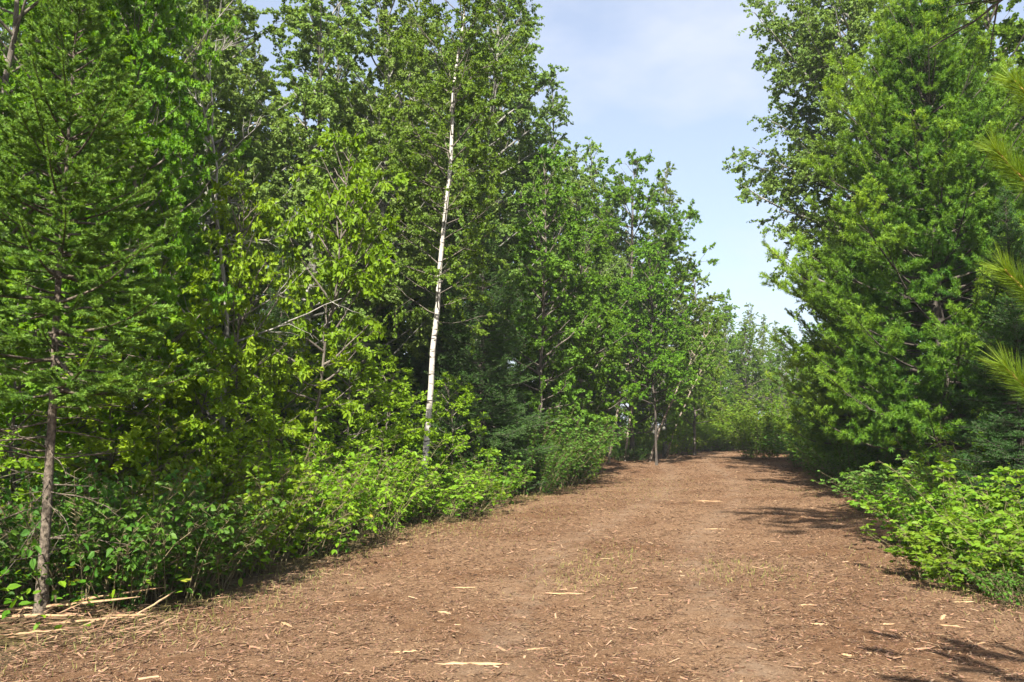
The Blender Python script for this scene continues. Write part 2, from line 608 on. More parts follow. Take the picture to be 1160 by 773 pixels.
def broadleaf(name, seed, H, r0, lo, Rc, n_limb, leaf, n_leaf, shape, leafmat, barkmat, el=(15, 60), peak=.3,
              lean=(0, 0), curve=(0, 0), wig=.012, droop=.35, sub_gap=.24, twig=(.18, .42), aspect=.85, vis_limb=1.0, flat=.7, upness=.75):
    """A tapered trunk with limbs (part one) and a crown of twigs and single leaves (part two)."""
    rng = np.random.default_rng(seed)
    root = empty(name)
    T = trunk_line(rng, H, lean, wig, curve=curve)
    tt = np.linspace(0, 1, T.shape[1])
    tr = r0 * ((1 - tt) ** .8 * .93 + .06) + r0 * .35 * np.exp(-tt * H / .18)
    gt, gc = Geo(), Geo()
    tubes(gt, T, tr[None], 12)
    i = np.arange(n_limb)
    tau = ((i + rng.random(n_limb)) / n_limb)
    t = lo + (.985 - lo) * tau
    az = i * 2.399 + rng.normal(0, .5, n_limb)
    prof = np.where(tau < peak, .62 + .38 * tau / peak, ((1 - tau) / (1 - peak)) ** .75 * .92 + .08)
    L = Rc * prof * rng.uniform(.6, 1.25, n_limb)
    e = R(1) * (lerp(el[0], el[1], tau) + rng.normal(0, 9, n_limb))
    d = np.stack([np.cos(az) * np.cos(e), np.sin(az) * np.cos(e), np.sin(e)], -1)
    p0, _ = along(T, np.zeros(n_limb, int), t)
    up = np.zeros((n_limb, 3))
    up[:, 2] = .18
    LB = poly(p0, d, L, 7, up, rng, .022)
    lr = np.minimum(tr.max() * .42, .012 + .011 * L) * vis_limb
    s7 = np.linspace(0, 1, 7)
    tubes(gt, LB, lr[:, None] * (1 - .8 * s7)[None], 6, slot=1)
    # secondary branches
    ns = np.maximum((L / sub_gap).astype(int), 2)
    bi = np.repeat(np.arange(n_limb), ns)
    n2 = len(bi)
    s = rng.uniform(.22, 1, n2)
    q0, qt = along(LB, bi, s)
    perp = nrm(np.cross(qt, unit(rng, n2)))
    perp[:, 2] *= flat
    perp = nrm(perp)
    ang = R(1) * rng.uniform(25, 68, n2)
    sd = nrm(qt * np.cos(ang)[:, None] + perp * np.sin(ang)[:, None])
    SL = L[bi] * .42 * (1.12 - s) + rng.uniform(.12, .3, n2)
    b2 = np.zeros((n2, 3))
    b2[:, 2] = rng.normal(.03, .12, n2)
    SB = poly(q0, sd, SL, 5, b2, rng, .03)
    tubes(gc, SB, (.0035 + .0045 * SL)[:, None] * (1 - .75 * np.linspace(0, 1, 5))[None], 4, slot=1)
    # twigs
    nt = np.maximum((SL / .12).astype(int), 2)
    ti = np.repeat(np.arange(n2), nt)
    n3 = len(ti)
    s3 = rng.uniform(.2, 1, n3)
    w0, wt = along(SB, ti, s3)
    pp = nrm(np.cross(wt, unit(rng, n3)))
    pp[:, 2] *= flat
    a3 = R(1) * rng.uniform(20, 65, n3)
    wd = nrm(wt * np.cos(a3)[:, None] + nrm(pp) * np.sin(a3)[:, None])
    WL = rng.uniform(twig[0], twig[1], n3)
    b3 = np.zeros((n3, 3))
    b3[:, 2] = -droop * .5
    WB = poly(w0, wd, WL, 3, b3)
    keep = rng.random(n3) < .6
    if keep.any():
        tubes(gc, WB[keep], np.broadcast_to(np.array([[.003, .0024, .0014]]), (keep.sum(), 3)), 3, slot=1)
    # leaves sit along the twigs
    li = rng.integers(0, n3, n_leaf)
    ls = rng.random(n_leaf) ** .7
    lp, lt = along(WB, li, ls)
    lp = lp + unit(rng, n_leaf) * rng.uniform(.01, .05, n_leaf)[:, None]
    ld = lt * .5 + unit(rng, n_leaf) * .9
    ld[:, 2] -= droop
    ax, _ = along(T, np.zeros(n_leaf, int), np.clip(lp[:, 2] / H, 0, 1))
    outw = lp - ax
    outw[:, 2] = 0
    nv = unit(rng, n_leaf) * .75 + nrm(outw) * .35
    nv[:, 2] += upness
    size = leaf * rng.uniform(.65, 1.25, n_leaf)
    clump = rng.random(n2)[ti[li]]
    tint = np.clip(.25 * clump + .3 * rng.random(n_leaf) + .45 * rng.beta(2, 2, n_leaf), 0, 1)
    leaves(gc, lp, ld, nv, size, size * aspect, shape, tint, 0)
    gt.build("trunk", [barkmat, M["bark"] if vis_limb < 1 else barkmat], root)
    gc.build("crown", [leafmat, M["bark"]], root)
    return Kind(root, H)


def conifer(name, seed, H, r0, lo, Rb, dz, per, leafmat, barkmat, el=(-8, 50), sag=-.05, upturn=.12, lat_gap=.08, lat_frac=.45,
            lat_ang=50, sub=True, nlen=.022, nw=.003, npm=220, tuft=False, dead=0, power=.9, mid=0, lean=(0, 0), plane=.25, only_tip=.0):
    """Whorled conifer: trunk (with main branches) and a crown of needled sprays."""
    rng = np.random.default_rng(seed)
    root = empty(name)
    T = trunk_line(rng, H, lean, .004)
    tt = np.linspace(0, 1, T.shape[1])
    tr = r0 * ((1 - tt) * .95 + .05) + r0 * .55 * np.exp(-tt * H / .12)
    gt, gc = Geo(), Geo()
    tubes(gt, T, tr[None], 14)
    zs, azs, scl = [], [], []
    z = lo * H
    while z < H * .985:
        a0 = rng.random() * 6.28
        for k in range(per + rng.integers(-1, 2)):
            zs.append(z + rng.normal(0, dz * .08))
            azs.append(a0 + k * 6.283 / per + rng.normal(0, .22))
            scl.append(rng.uniform(.72, 1.12))
        for k in range(mid):
            zs.append(z + dz * rng.uniform(.2, .8))
            azs.append(rng.random() * 6.28)
            scl.append(rng.uniform(.35, .8))
        z += dz * lerp(1.0, .7, z / H) * rng.uniform(.85, 1.15)
    zs, azs, scl = np.array(zs), np.array(azs), np.array(scl)
    tau = np.clip((zs / H - lo) / (1 - lo), 0, 1)
    B = len(zs)
    L = Rb * (1 - tau) ** power * scl + .06
    L *= np.where(tau < .12, .75 + tau / .12 * .25, 1)
    e = R(1) * (lerp(el[0], el[1], tau ** 1.3) + rng.normal(0, 5, B))
    d = np.stack([np.cos(azs) * np.cos(e), np.sin(azs) * np.cos(e), np.sin(e)], -1)
    p0, _ = along(T, np.zeros(B, int), zs / H)
    K = 8
    s = np.linspace(0, 1, K)
    BR = poly(p0, d, L, K, None, rng, .008)
    BR[:, :, 2] += (L[:, None]) * (sag * 4 * (s - s * s)[None] + upturn * (s ** 3)[None])
    tubes(gt, BR, (.004 + .0105 * L)[:, None] * (1 - .82 * s)[None], 5)
    # laterals on both sides of each branch, in its plane
    nl = np.maximum((L / lat_gap).astype(int), 2)
    bi = np.repeat(np.arange(B), nl)
    n2 = len(bi)
    ls = rng.uniform(.15 if not tuft else .25, .99, n2)
    q0, qt = along(BR, bi, ls)
    sidev = nrm(np.cross(qt, np.array([[0, 0, 1.0]]))) * np.where(rng.random(n2) < .5, 1, -1)[:, None]
    sidev = nrm(sidev + rng.normal(0, plane, (n2, 3)))
    la = R(1) * rng.normal(lat_ang, 9, n2)
    sd = nrm(qt * np.cos(la)[:, None] + sidev * np.sin(la)[:, None])
    SL = lat_frac * L[bi] * (1.05 - ls) ** .8 * rng.uniform(.6, 1.15, n2) + nlen * 1.6
    b2 = np.zeros((n2, 3))
    b2[:, 2] = upturn * .8
    SB = poly(q0, sd, SL, 4, b2)
    tubes(gc, SB, (.0016 + .004 * SL)[:, None] * (1 - .7 * np.linspace(0, 1, 4))[None], 3, slot=1)
    segs = [(SB[:, 0], SB[:, 1]), (SB[:, 1], SB[:, 2]), (SB[:, 2], SB[:, 3])]
    tipf = [np.full(n2, .33), np.full(n2, .66), np.full(n2, 1.0)]
    for k in range(K - 1):                                  # needles on the main branch too
        if s[k] >= (.3 if not tuft else .75):
            segs.append((BR[:, k], BR[:, k + 1]))
            tipf.append(np.full(B, s[k + 1]))
    if sub:
        ns = np.maximum((SL / (lat_gap * .95)).astype(int), 1)
        si = np.repeat(np.arange(n2), ns)
        n3 = len(si)
        ss = rng.uniform(.2, .97, n3)
        w0, wt = along(SB, si, ss)
        sv = nrm(np.cross(wt, np.array([[0, 0, 1.0]]))) * np.where(rng.random(n3) < .5, 1, -1)[:, None]
        sv = nrm(sv + rng.normal(0, plane * 1.2, (n3, 3)))
        wa = R(1) * rng.normal(46, 9, n3)
        wd = nrm(wt * np.cos(wa)[:, None] + sv * np.sin(wa)[:, None])
        if tuft:
            wd[:, 2] += .25
            wd = nrm(wd)
        WL = .42 * SL[si] * (1.05 - ss) + nlen * (2.0 if not tuft else 1.0)
        E = w0 + wd * WL[:, None]
        segs.append((w0, (w0 + E) / 2))
        segs.append(((w0 + E) / 2, E))
        tipf += [np.full(n3, .5), np.full(n3, 1.0)]
        tubes(gc, np.stack([w0, E], 1), np.broadcast_to(np.array([[.0022, .0012]]), (n3, 2)), 3, slot=1)
    A = np.concatenate([x for x, _ in segs])
    Bv = np.concatenate([x for _, x in segs])
    tf = np.concatenate(tipf)
    if tuft:
        k = tf > .6
        A, Bv, tf = A[k], Bv[k], tf[k]
    ln = np.linalg.norm(Bv - A, axis=1)
    cnt = rng.poisson(np.maximum(ln, nlen * .7) * npm)
    ii = np.repeat(np.arange(len(A)), cnt)
    N = len(ii)
    u = rng.random(N)
    P = A[ii] + (Bv - A)[ii] * u[:, None]
    dr = nrm(Bv - A)[ii]
    pr = nrm(np.cross(dr, unit(rng, N)))
    if tuft:
        nd = dr * rng.uniform(.1, .8, N)[:, None] + pr * .85
        nd[:, 2] += .1
    else:
        pr[:, 2] = pr[:, 2] * .55 + .22
        nd = dr * .55 + pr
    seg_t = rng.random(len(A))
    br_t = .45 * tf + .3 * seg_t
    tint = np.clip(br_t[ii] + .3 * rng.random(N) - .08, 0, 1)
    if tuft:                                                # this year's growth at the outside is paler
        reach = Rb * (1 - np.clip((P[:, 2] / H - lo) / (1 - lo), 0, 1)) ** power + .2
        outer = np.clip(np.hypot(P[:, 0], P[:, 1]) / reach, 0, 1)
        tint = np.clip(.62 * outer ** 2.5 + .28 * seg_t[ii] + .18 * rng.random(N) - .06, 0, 1)
    needles(gc, P, nd, nlen * rng.uniform(.75, 1.15, N), nw, rng, tint, 0)
    if dead:                                                # bare dead twigs on the lower stem
        az = rng.random(dead) * 6.28
        zz = rng.uniform(.08, lo + .08, dead) * H
        p0, _ = along(T, np.zeros(dead, int), zz / H)
        d = np.stack([np.cos(az), np.sin(az), rng.normal(.0, .18, dead)], -1)
        dl = rng.uniform(.25, .95, dead)
        bb = np.zeros((dead, 3))
        bb[:, 2] = rng.normal(-.1, .12, dead)
        DB = poly(p0, nrm(d), dl, 6, bb, rng, .03)
        tubes(gt, DB, (.0075 * np.linspace(1, .25, 6))[None] * rng.uniform(.6, 1.2, dead)[:, None], 5)
        ti = np.repeat(np.arange(dead), 3)
        w0, wt = along(DB, ti, rng.uniform(.3, .9, len(ti)))
        wd = nrm(wt * .7 + unit(rng, len(ti)) * .7)
        tubes(gt, poly(w0, wd, rng.uniform(.08, .3, len(ti)), 4, None, rng, .04),
              np.broadcast_to(np.linspace(.0032, .0012, 4)[None], (len(ti), 4)), 4)
    gt.build("trunk", barkmat, root)
    gc.build("crown", [leafmat, M["bark"]], root)
    return Kind(root, H)


def shrub(name, seed, H, Rs, n_stem, per_stem, leaflet, leafmat, trio=3, shape="ovate", spread=.6, aspect=.55, droop=.25, shoots=0.0):
    """Many arching stems from a wide base; leaves of several leaflets along them."""
    rng = np.random.default_rng(seed)
    root = empty(name)
    gs, gl = Geo(), Geo()
    a = rng.random(n_stem) * 6.283
    rr = Rs * .75 * np.sqrt(rng.random(n_stem))
    p0 = np.stack([np.cos(a) * rr, np.sin(a) * rr, np.full(n_stem, -.03)], -1)
    lean = spread * (rr / Rs)[:, None] * np.stack([np.cos(a), np.sin(a)], -1) + rng.normal(0, .16, (n_stem, 2))
    d = nrm(np.concatenate([lean, np.ones((n_stem, 1))], 1))
    L = H * rng.uniform(.55, 1.02, n_stem) * (1.05 - .35 * (rr / Rs) ** 2)
    if shoots:
        L[rng.random(n_stem) < shoots] *= 1.25
    bend = np.concatenate([lean * .5, np.full((n_stem, 1), -.18)], 1)
    ST = poly(p0, d, L, 7, bend, rng, .018)
    tubes(gs, ST, (.0055 * np.linspace(1, .3, 7))[None] * rng.uniform(.7, 1.2, n_stem)[:, None], 5)
    si = np.repeat(np.arange(n_stem), per_stem)
    n = len(si)
    s = rng.beta(1.7, 1.0, n)
    q0, qt = along(ST, si, np.clip(s, .08, 1))
    az = rng.random(n) * 6.283
    pd = np.stack([np.cos(az), np.sin(az), rng.uniform(.0, .7, n)], -1)
    pl = rng.uniform(.04, .13, n) * (1 if trio > 1 else .5)
    e = q0 + nrm(pd) * pl[:, None]
    tubes(gs, np.stack([q0, e], 1), np.broadcast_to(np.array([[.0022, .0015]]), (n, 2)), 3)
    base = nrm(pd * np.array([1, 1, .2]) + rng.normal(0, .2, (n, 3)))
    base[:, 2] -= droop
    sz = leaflet * rng.uniform(.6, 1.25, n)
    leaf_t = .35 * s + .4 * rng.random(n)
    nv0 = rng.normal(0, .62, (n, 3))
    nv0[:, 2] += 1
    angs = {1: [0], 3: [0, 68, -68], 5: [0, 42, -42, 88, -88]}[trio]
    for k, an in enumerate(angs):
        c, sn = math.cos(R(an)), math.sin(R(an))
        dx = np.stack([base[:, 0] * c - base[:, 1] * sn, base[:, 0] * sn + base[:, 1] * c, base[:, 2]], -1)
        dx = dx + rng.normal(0, .12, dx.shape)
        f = 1.0 if k == 0 else .82
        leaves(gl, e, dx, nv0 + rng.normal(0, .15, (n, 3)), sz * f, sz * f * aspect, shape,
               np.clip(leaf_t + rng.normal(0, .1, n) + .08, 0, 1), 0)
    gs.build("stems", M["stem"], root)
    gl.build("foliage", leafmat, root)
    return Kind(root, H)


def dead_tree(name, seed, H, r0, lo, n_limb, Lmax, matl, lean=(0, 0), el=(10, 50)):
    rng = np.random.default_rng(seed)
    root = empty(name)
    gt, gb = Geo(), Geo()
    T = trunk_line(rng, H, lean, .014)
    tt = np.linspace(0, 1, T.shape[1])
    tubes(gt, T, (r0 * (1 - .93 * tt))[None], 10)
    tau = rng.random(n_limb)
    az = rng.random(n_limb) * 6.283
    e = R(1) * (lerp(el[0], el[1], tau) + rng.normal(0, 14, n_limb))
    d = np.stack([np.cos(az) * np.cos(e), np.sin(az) * np.cos(e), np.sin(e)], -1)
    p0, _ = along(T, np.zeros(n_limb, int), lo + (1 - lo) * tau)
    L = Lmax * (1 - .65 * tau) * rng.uniform(.5, 1.1, n_limb)
    up = np.zeros((n_limb, 3))
    up[:, 2] = rng.normal(.1, .2, n_limb)
    LB = poly(p0, d, L, 8, up, rng, .03)
    tubes(gb, LB, (.005 + .008 * L)[:, None] * np.linspace(1, .25, 8)[None], 5)
    ti = np.repeat(np.arange(n_limb), 7)
    q0, qt = along(LB, ti, rng.uniform(.2, .98, len(ti)))
    sd = nrm(qt + unit(rng, len(ti)) * .8)
    SL = L[ti] * rng.uniform(.15, .45, len(ti))
    SB = poly(q0, sd, SL, 5, None, rng, .04)
    tubes(gb, SB, np.broadcast_to(np.linspace(.0055, .0018, 5)[None], (len(ti), 5)), 4)
    wi = np.repeat(np.arange(len(ti)), 3)
    w0, wt = along(SB, wi, rng.uniform(.2, .98, len(wi)))
    wd = nrm(wt + unit(rng, len(wi)) * .8)
    tubes(gb, poly(w0, wd, SL[wi] * rng.uniform(.2, .5, len(wi)), 4, None, rng, .04),
          np.broadcast_to(np.linspace(.0028, .001, 4)[None], (len(wi), 4)), 3)
    gt.build("trunk", matl, root)
    gb.build("branches", matl, root)
    return Kind(root, H)


# ------------------------------------------------------------------ the kinds of tree
aspen = [broadleaf("aspen_tree", 11 + k, 15, .12, (.20, .14, .26)[k], (2.5, 2.3, 2.8)[k], (70, 76, 66)[k], .068, 84000, "rhomb",
                   M["aspen"], M["aspenbark"], el=(14, 62), peak=.28, droop=.7, upness=.3, aspect=.95, lean=((.02, 0), (-.03, .01), (0, .03))[k])
         for k in range(3)]
spreading = broadleaf("aspen_tree", 19, 16, .16, .3, 4.5, 96, .072, 190000, "rhomb", M["aspen"], M["aspenbark"], el=(8, 60), peak=.4,
                      droop=.7, upness=.2, aspect=.95, lean=(-.05, 0), wig=.016)
young = [broadleaf("young_aspen_tree", 31 + k, 9, .065, (.14, .08)[k], (1.8, 2.0)[k], (58, 62)[k], .062, 46000, "round",
                   M[("birch", "maple")[k]], M["bark"], el=(10, 58), peak=.3, droop=.5, upness=.4, aspect=.85) for k in range(2)]
maple = [broadleaf("maple_tree", 51 + k, 8, .065, (.12, .08)[k], (2.0, 2.3)[k], (60, 58)[k], .072, 30000, "lobed", M["maple"], M["bark"],
                   el=(8, 55), peak=.35, droop=.4, upness=.45, aspect=1.0, flat=.45, vis_limb=.65) for k in range(2)]
hazel = [broadleaf("hazel_tree", 61 + k, 5, .036, (.1, .3)[k], (1.5, 1.3)[k], (34, 32)[k], .098, (6200, 5600)[k], "ovate",
                   M["hazel"], M["bark"], el=(12, 50), peak=.4, droop=.45, upness=.5, aspect=.62, flat=.4, lean=((0, 0), (.13, 0))[k]) for k in range(2)]
birch = broadleaf("birch_tree", 71, 12.6, .064, .27, 1.8, 74, .058, 42000, "ovate", M["birch"], M["birchbark"], el=(18, 58), peak=.45,
                  droop=.7, upness=.35, aspect=.75, lean=(.05, 0), curve=(.025, 0), wig=.010, vis_limb=.5)
spruce = [conifer("spruce_tree", 81 + k, 7.5, .09, .03, (1.5, 1.9)[k], .25, 6, M["spruce"], M["pinebark"], el=(-12, 55), sag=-.05,
                  upturn=.12, lat_gap=.075, lat_frac=.42, sub=True, nlen=.036, nw=.009, npm=125, mid=5) for k in range(2)]
fir = conifer("fir_tree", 91, 5.5, .043, .33, 1.45, .25, 5, M["fir"], M["firbark"], el=(-6, 52), sag=-.03, upturn=.14, lat_gap=.125,
              lat_frac=.48, sub=True, nlen=.031, nw=.0062, npm=950, dead=44, mid=4)
pine = [conifer("pine_tree", 95 + k, 10.8, .16, (.10, .06)[k], (3.7, 3.3)[k], .56, 8, M["pine"], M["pinebark"], el=(2, 56), sag=-.02,
                upturn=.26, lat_gap=.15, lat_frac=.40, lat_ang=48, sub=True, nlen=.078, nw=.0100, npm=400, tuft=True, mid=4, power=.58,
                plane=.4) for k in range(2)]
slim = broadleaf("young_aspen_tree", 141, 8.6, .048, .27, 2.1, 50, .08, 20000, "round", M["maple"], M["pinebark"], el=(12, 58), peak=.3,
                 droop=.5, upness=.4)
bare = dead_tree("dead_tree", 7, 7.5, .05, .3, 26, 2.0, M["deadwood"])

# ------------------------------------------------------------------ the left woods
x, y = spot(62, 6.35)
fir.put(x, y, 5.45, 1.1, "slender fir with bare lower trunk at the left edge of the path", "tree")

# (kind, column, distance, height, turn, label)
for kd, px, D, H, rz, label, cat, *wd in [
    (maple[0], 140, 9.3, 8.2, .3, "bright lobed leaf maple close behind the slender fir", "tree", .62),
    (maple[1], -20, 8.6, 8.4, 2.1, "leafy maple filling the upper left corner behind the fir", "tree"),
    (maple[0], 60, 11.5, 9.5, 4.0, "shaded maple deeper behind the fir's crown", "tree"),
    (bare, 256, 10.9, 7.2, .5, "dead grey tree with bare twigs between the maple and the aspens", "tree"),
    (hazel[0], 266, 10.6, 4.7, .2, "low hazel with big sunlit leaves beneath the dead grey tree", "tree", .72),
    (hazel[0], 185, 9.4, 3.4, 3.0, "small hazel over the bushes just right of the fir trunk", "tree"),
    (hazel[1], 353, 11.6, 5.7, 0, "yellow green sapling with a leaning bare lower stem left of the white birch", "tree", .72),
    (birch, 480, 15.4, 12.8, 0, "tall white barked birch leaning right above the left bushes", "tree"),
    (spruce[1], 545, 17.8, 7.3, .4, "dark spruce directly right of the white birch trunk", "tree"),
    (spruce[0], 440, 19.0, 6.5, 1.4, "dark spruce in the gap left of the white birch", "tree"),
    (spruce[0], 318, 14.6, 5.2, 2.4, "shaded spruce behind the hazel and the leaning sapling", "tree"),
    (young[0], 608, 21.0, 9.0, .9, "young aspen with a thin dark trunk right of the dark spruce", "tree"),
    (young[1], 655, 25.0, 9.2, 2.0, "rounded bright green tree at the bend on the left", "tree"),
    (maple[1], 715, 35.0, 13.6, 1.0, "light yellow green maple with a pointed top beyond the bend", "tree"),
    (aspen[1], 752, 38.0, 14.2, 2.2, "slim aspen whose thin top stands last before the open sky", "tree"),
    (slim, 742, 30.4, 8.6, 4.1, "small tree with a straight dark trunk standing in the clearing", "tree"),
    (young[0], 785, 40.0, 9.4, 1.3, "low rounded tree where the left woods slope down to the gap", "tree"),
    (aspen[0], 330, 17.0, 13.2, .7, "grey green aspen above the hazel, its top near the frame", "tree"),
    (aspen[1], 415, 18.4, 14.6, 4.4, "aspen with a pale trunk showing above the leaning sapling", "tree"),
    (aspen[2], 245, 16.0, 13.0, 3.3, "aspen rising behind the dead grey tree", "tree"),
    (aspen[2], 532, 25.0, 17.5, 5.2, "tall aspen just behind the birch's crown", "tree"),
    (aspen[0], 576, 28.5, 18.4, 2.9, "tallest aspen at the left of the sky gap", "tree"),
    (aspen[1], 640, 32.0, 16.0, .3, "second highest aspen stepping down into the sky gap", "tree"),
    (aspen[2], 690, 36.5, 15.2, 1.6, "aspen between the second highest aspen and the pointed maple", "tree"),
]:
    x, y = spot(px, D)
    kd.put(x, y, H, rz, label, cat, None, *wd)

back = "trees deep in the left woods"
rng = np.random.default_rng(404)
for px, D, H, k in [(140, 15, 13, 1), (60, 17, 14, 0), (-60, 14, 13, 2), (10, 22, 17, 1), (200, 21, 15, 0), (285, 24, 14, 1),
                    (385, 24, 14.5, 2), (470, 24, 17, 0), (120, 28, 19, 2), (240, 32, 20, 0), (440, 33, 19, 2),
                    (530, 33, 19, 1), (585, 38, 17, 0), (640, 42, 16, 2), (700, 45, 15, 1), (740, 48, 14, 0), (-150, 18, 16, 0),
                    (510, 28, 17, 1), (-30, 30, 20, 1), (410, 42, 21, 0), (520, 45, 20, 2)]:
    x, y = spot(px, D)
    aspen[k].put(x, y, H * rng.uniform(.95, 1.05), rng.random() * 6.28,
                 "aspen standing back in the left woods behind the nearer trees", "tree", "aspens deep in the left woods")
for px, D, H, k in [(110, 13, 5.5, 0), (390, 21, 7, 1), (590, 24, 6.5, 0), (500, 22, 7, 1), (640, 30, 6, 0), (10, 14, 6, 1), (240, 18, 7, 0)]:
    x, y = spot(px, D)
    spruce[k].put(x, y, H, rng.random() * 6.28, "dark young spruce in the shade under the left aspens", "tree",
                  "young spruces in the shade under the left aspens")

rng = np.random.default_rng(31)
for k in range(34):                                         # shaded spruces further in
    D = rng.uniform(13, 46)
    x = float(edge(LEFT, D)) - rng.uniform(4.5, 13) - (3 if D < 20 else 0)
    spruce[k % 2].put(x, D, rng.uniform(5, 9), rng.random() * 6.28, "dark young spruce in the shade under the left aspens", "tree",
                      "young spruces in the shade under the left aspens")
for k in range(30):                                         # leafy saplings between the trunks
    D = rng.uniform(17, 44)
    x = float(edge(LEFT, D)) - rng.uniform(3.0, 6.5)
    (young[1], young[0], maple[0], maple[1])[k % 4].put(x, D, rng.uniform(3.2, 6), rng.random() * 6.28,
        "leafy sapling filling the space between the left trunks", "tree", "leafy saplings between the left trunks")

for px, D, H, k, rz, label in [(128, 8.7, 2.7, 0, .4, "waist high hazel behind the dark broad leaved bush"),
                                (232, 9.9, 2.5, 0, 1.9, "low bright hazel behind the glossy dark bush"),
                                (305, 11.6, 3.0, 0, 5.1, "low hazel behind the nearest sunlit bushes"),
                                (398, 13.2, 3.2, 0, 2.7, "hazel between the leaning sapling and the birch"),
                                (440, 16.8, 2.8, 0, .9, "hazel just left of the birch trunk"),
                                (512, 16.6, 2.5, 0, 4.3, "hazel rising behind the bushes right of the birch foot"),
                                (20, 8.0, 3.0, 0, 3.6, "shaded hazel behind the fir trunk at the left edge")]:
    x, y = spot(px, D)
    hazel[k].put(x, y, H, rz, label, "tree", None, 1.25)
for x, y, H, rz, label in [(-5.6, 2.0, 6.2, .4, "maple standing beside the camera on its left, outside the photo")]:
    maple[0].put(x, y, H, rz, label, "tree")

# leaning stems in the clearing at the bend
lean_a = broadleaf("birch_tree", 131, 7.2, .06, .45, 1.5, 22, .085, 6500, "rhomb", M["birch"], M["pathbark"], lean=(.16, 0), curve=(.05, 0), wig=.008)
x, y = spot(688, 31.5)
lean_a.put(x, y, 7.0, 0, "small brown grey birch leaning right at the near side of the clearing", "tree")
x, y = spot(706, 33)
lean_a.put(x, y, 6.4, .5, "second grey birch close beside the leaning one at the clearing", "tree")
lean_b = broadleaf("birch_tree", 137, 7.6, .065, .5, 1.4, 20, .085, 6500, "rhomb", M["birch"], M["pathbark"], lean=(.30, .05), curve=(.22, 0), wig=.01)
x, y = spot(752, 36)
lean_b.put(x, y, 5.6, 0, "grey birch bent far over to the right behind the straight dark trunk", "tree")
x, y = spot(734, 33)
lean_b.put(x, y, 6.2, -.2, "leaning grey birch right behind the straight dark trunk", "tree")

# ------------------------------------------------------------------ the right woods
for kd, px, D, H, rz, label, cat in [
    (pine[0], 1068, 16.2, 10.9, .6, "big soft white pine dominating the right side", "tree"),
    (pine[1], 962, 24.5, 8.4, 1.7, "smaller white pine at the left foot of the big pine", "tree"),
    (pine[1], 968, 31.0, 6.6, 3.7, "young white pine farthest along the right edge of the path", "tree"),
    (pine[0], 1180, 20.0, 10.5, 4.2, "white pine half hidden behind the big pine's right side", "tree"),
    (spruce[1], 1150, 10.4, 4.7, .9, "dark spruce behind the right bushes beside the long needled pine", "tree"),
    (spruce[0], 904, 34.0, 3.4, .2, "small dark spruce at the far end of the right edge", "tree"),
    (spreading, 1004, 21.2, 14.6, 0, "pale aspen spreading its branches into the sky above the big pine", "tree"),
    (aspen[1], 1062, 25.0, 16.0, .4, "aspen straight behind the big pine's top", "tree"),
    (young[0], 1150, 18.5, 12.6, 5.0, "yellow green hardwood in the upper right corner beside the big pine", "tree"),
]:
    x, y = spot(px, D)
    kd.put(x, y, H, rz, label, cat)
rng = np.random.default_rng(77)
for px, D, H, k in [(1130, 24, 15, 0), (1220, 22, 16, 1), (1010, 34, 13, 2), (960, 40, 11, 0), (1080, 36, 14, 1), (1160, 32, 15, 2), (1000, 48, 12, 1)]:
    x, y = spot(px, D)
    aspen[k].put(x, y, H, rng.random() * 6.28, "aspen standing back in the right woods behind the pines", "tree", "aspens deep in the right woods")
for px, D, H, k in [(1010, 21, 5, 0), (1100, 20, 6, 1), (980, 29, 5, 1), (1130, 15, 5.5, 0), (940, 37, 5, 0), (1230, 13, 6, 1)]:
    x, y = spot(px, D)
    spruce[k].put(x, y, H, rng.random() * 6.28, "dark young spruce in the shade under the right pines", "tree",
                  "young spruces in the shade under the right pines")

rng = np.random.default_rng(32)
for k in range(16):
    D = rng.uniform(12, 46)
    x = float(edge(RIGHT, D)) + rng.uniform(4.5, 12) - (0 if D > 16 else -3)
    spruce[k % 2].put(x, D, rng.uniform(5, 8), rng.random() * 6.28, "dark young spruce in the shade under the right pines", "tree",
                      "young spruces in the shade under the right pines")

# ------------------------------------------------------------------ the far end
for k in range(44):                                         # leafy thicket closing the clearing
    D = rng.uniform(47.0, 60)
    x = rng.uniform(2, 23)
    (young[1], young[0], maple[1])[k % 3].put(x, D, rng.uniform(3.5, 7), rng.random() * 6.28,
        "low leafy tree in the thicket at the far end of the path", "tree", "thicket at the far end of the path")
rng = np.random.default_rng(12)
for px, D, H, kd in [(796, 52, 9.6, young[0]), (822, 58, 11.2, young[1]), (846, 64, 11.4, aspen[0]), (868, 66, 10.6, aspen[1]), (892, 60, 9.0, young[0]),
                     (920, 56, 8.6, young[1]), (760, 56, 12, aspen[2]), (842, 55, 8.4, young[0]), (815, 72, 12.5, aspen[2]), (880, 76, 11.5, aspen[0])]:
    x, y = spot(px, D)
    kd.put(x, y, H, rng.random() * 6.28, "hazy tree of the far woods closing the end of the path", "tree", "trees closing the far end of the path")

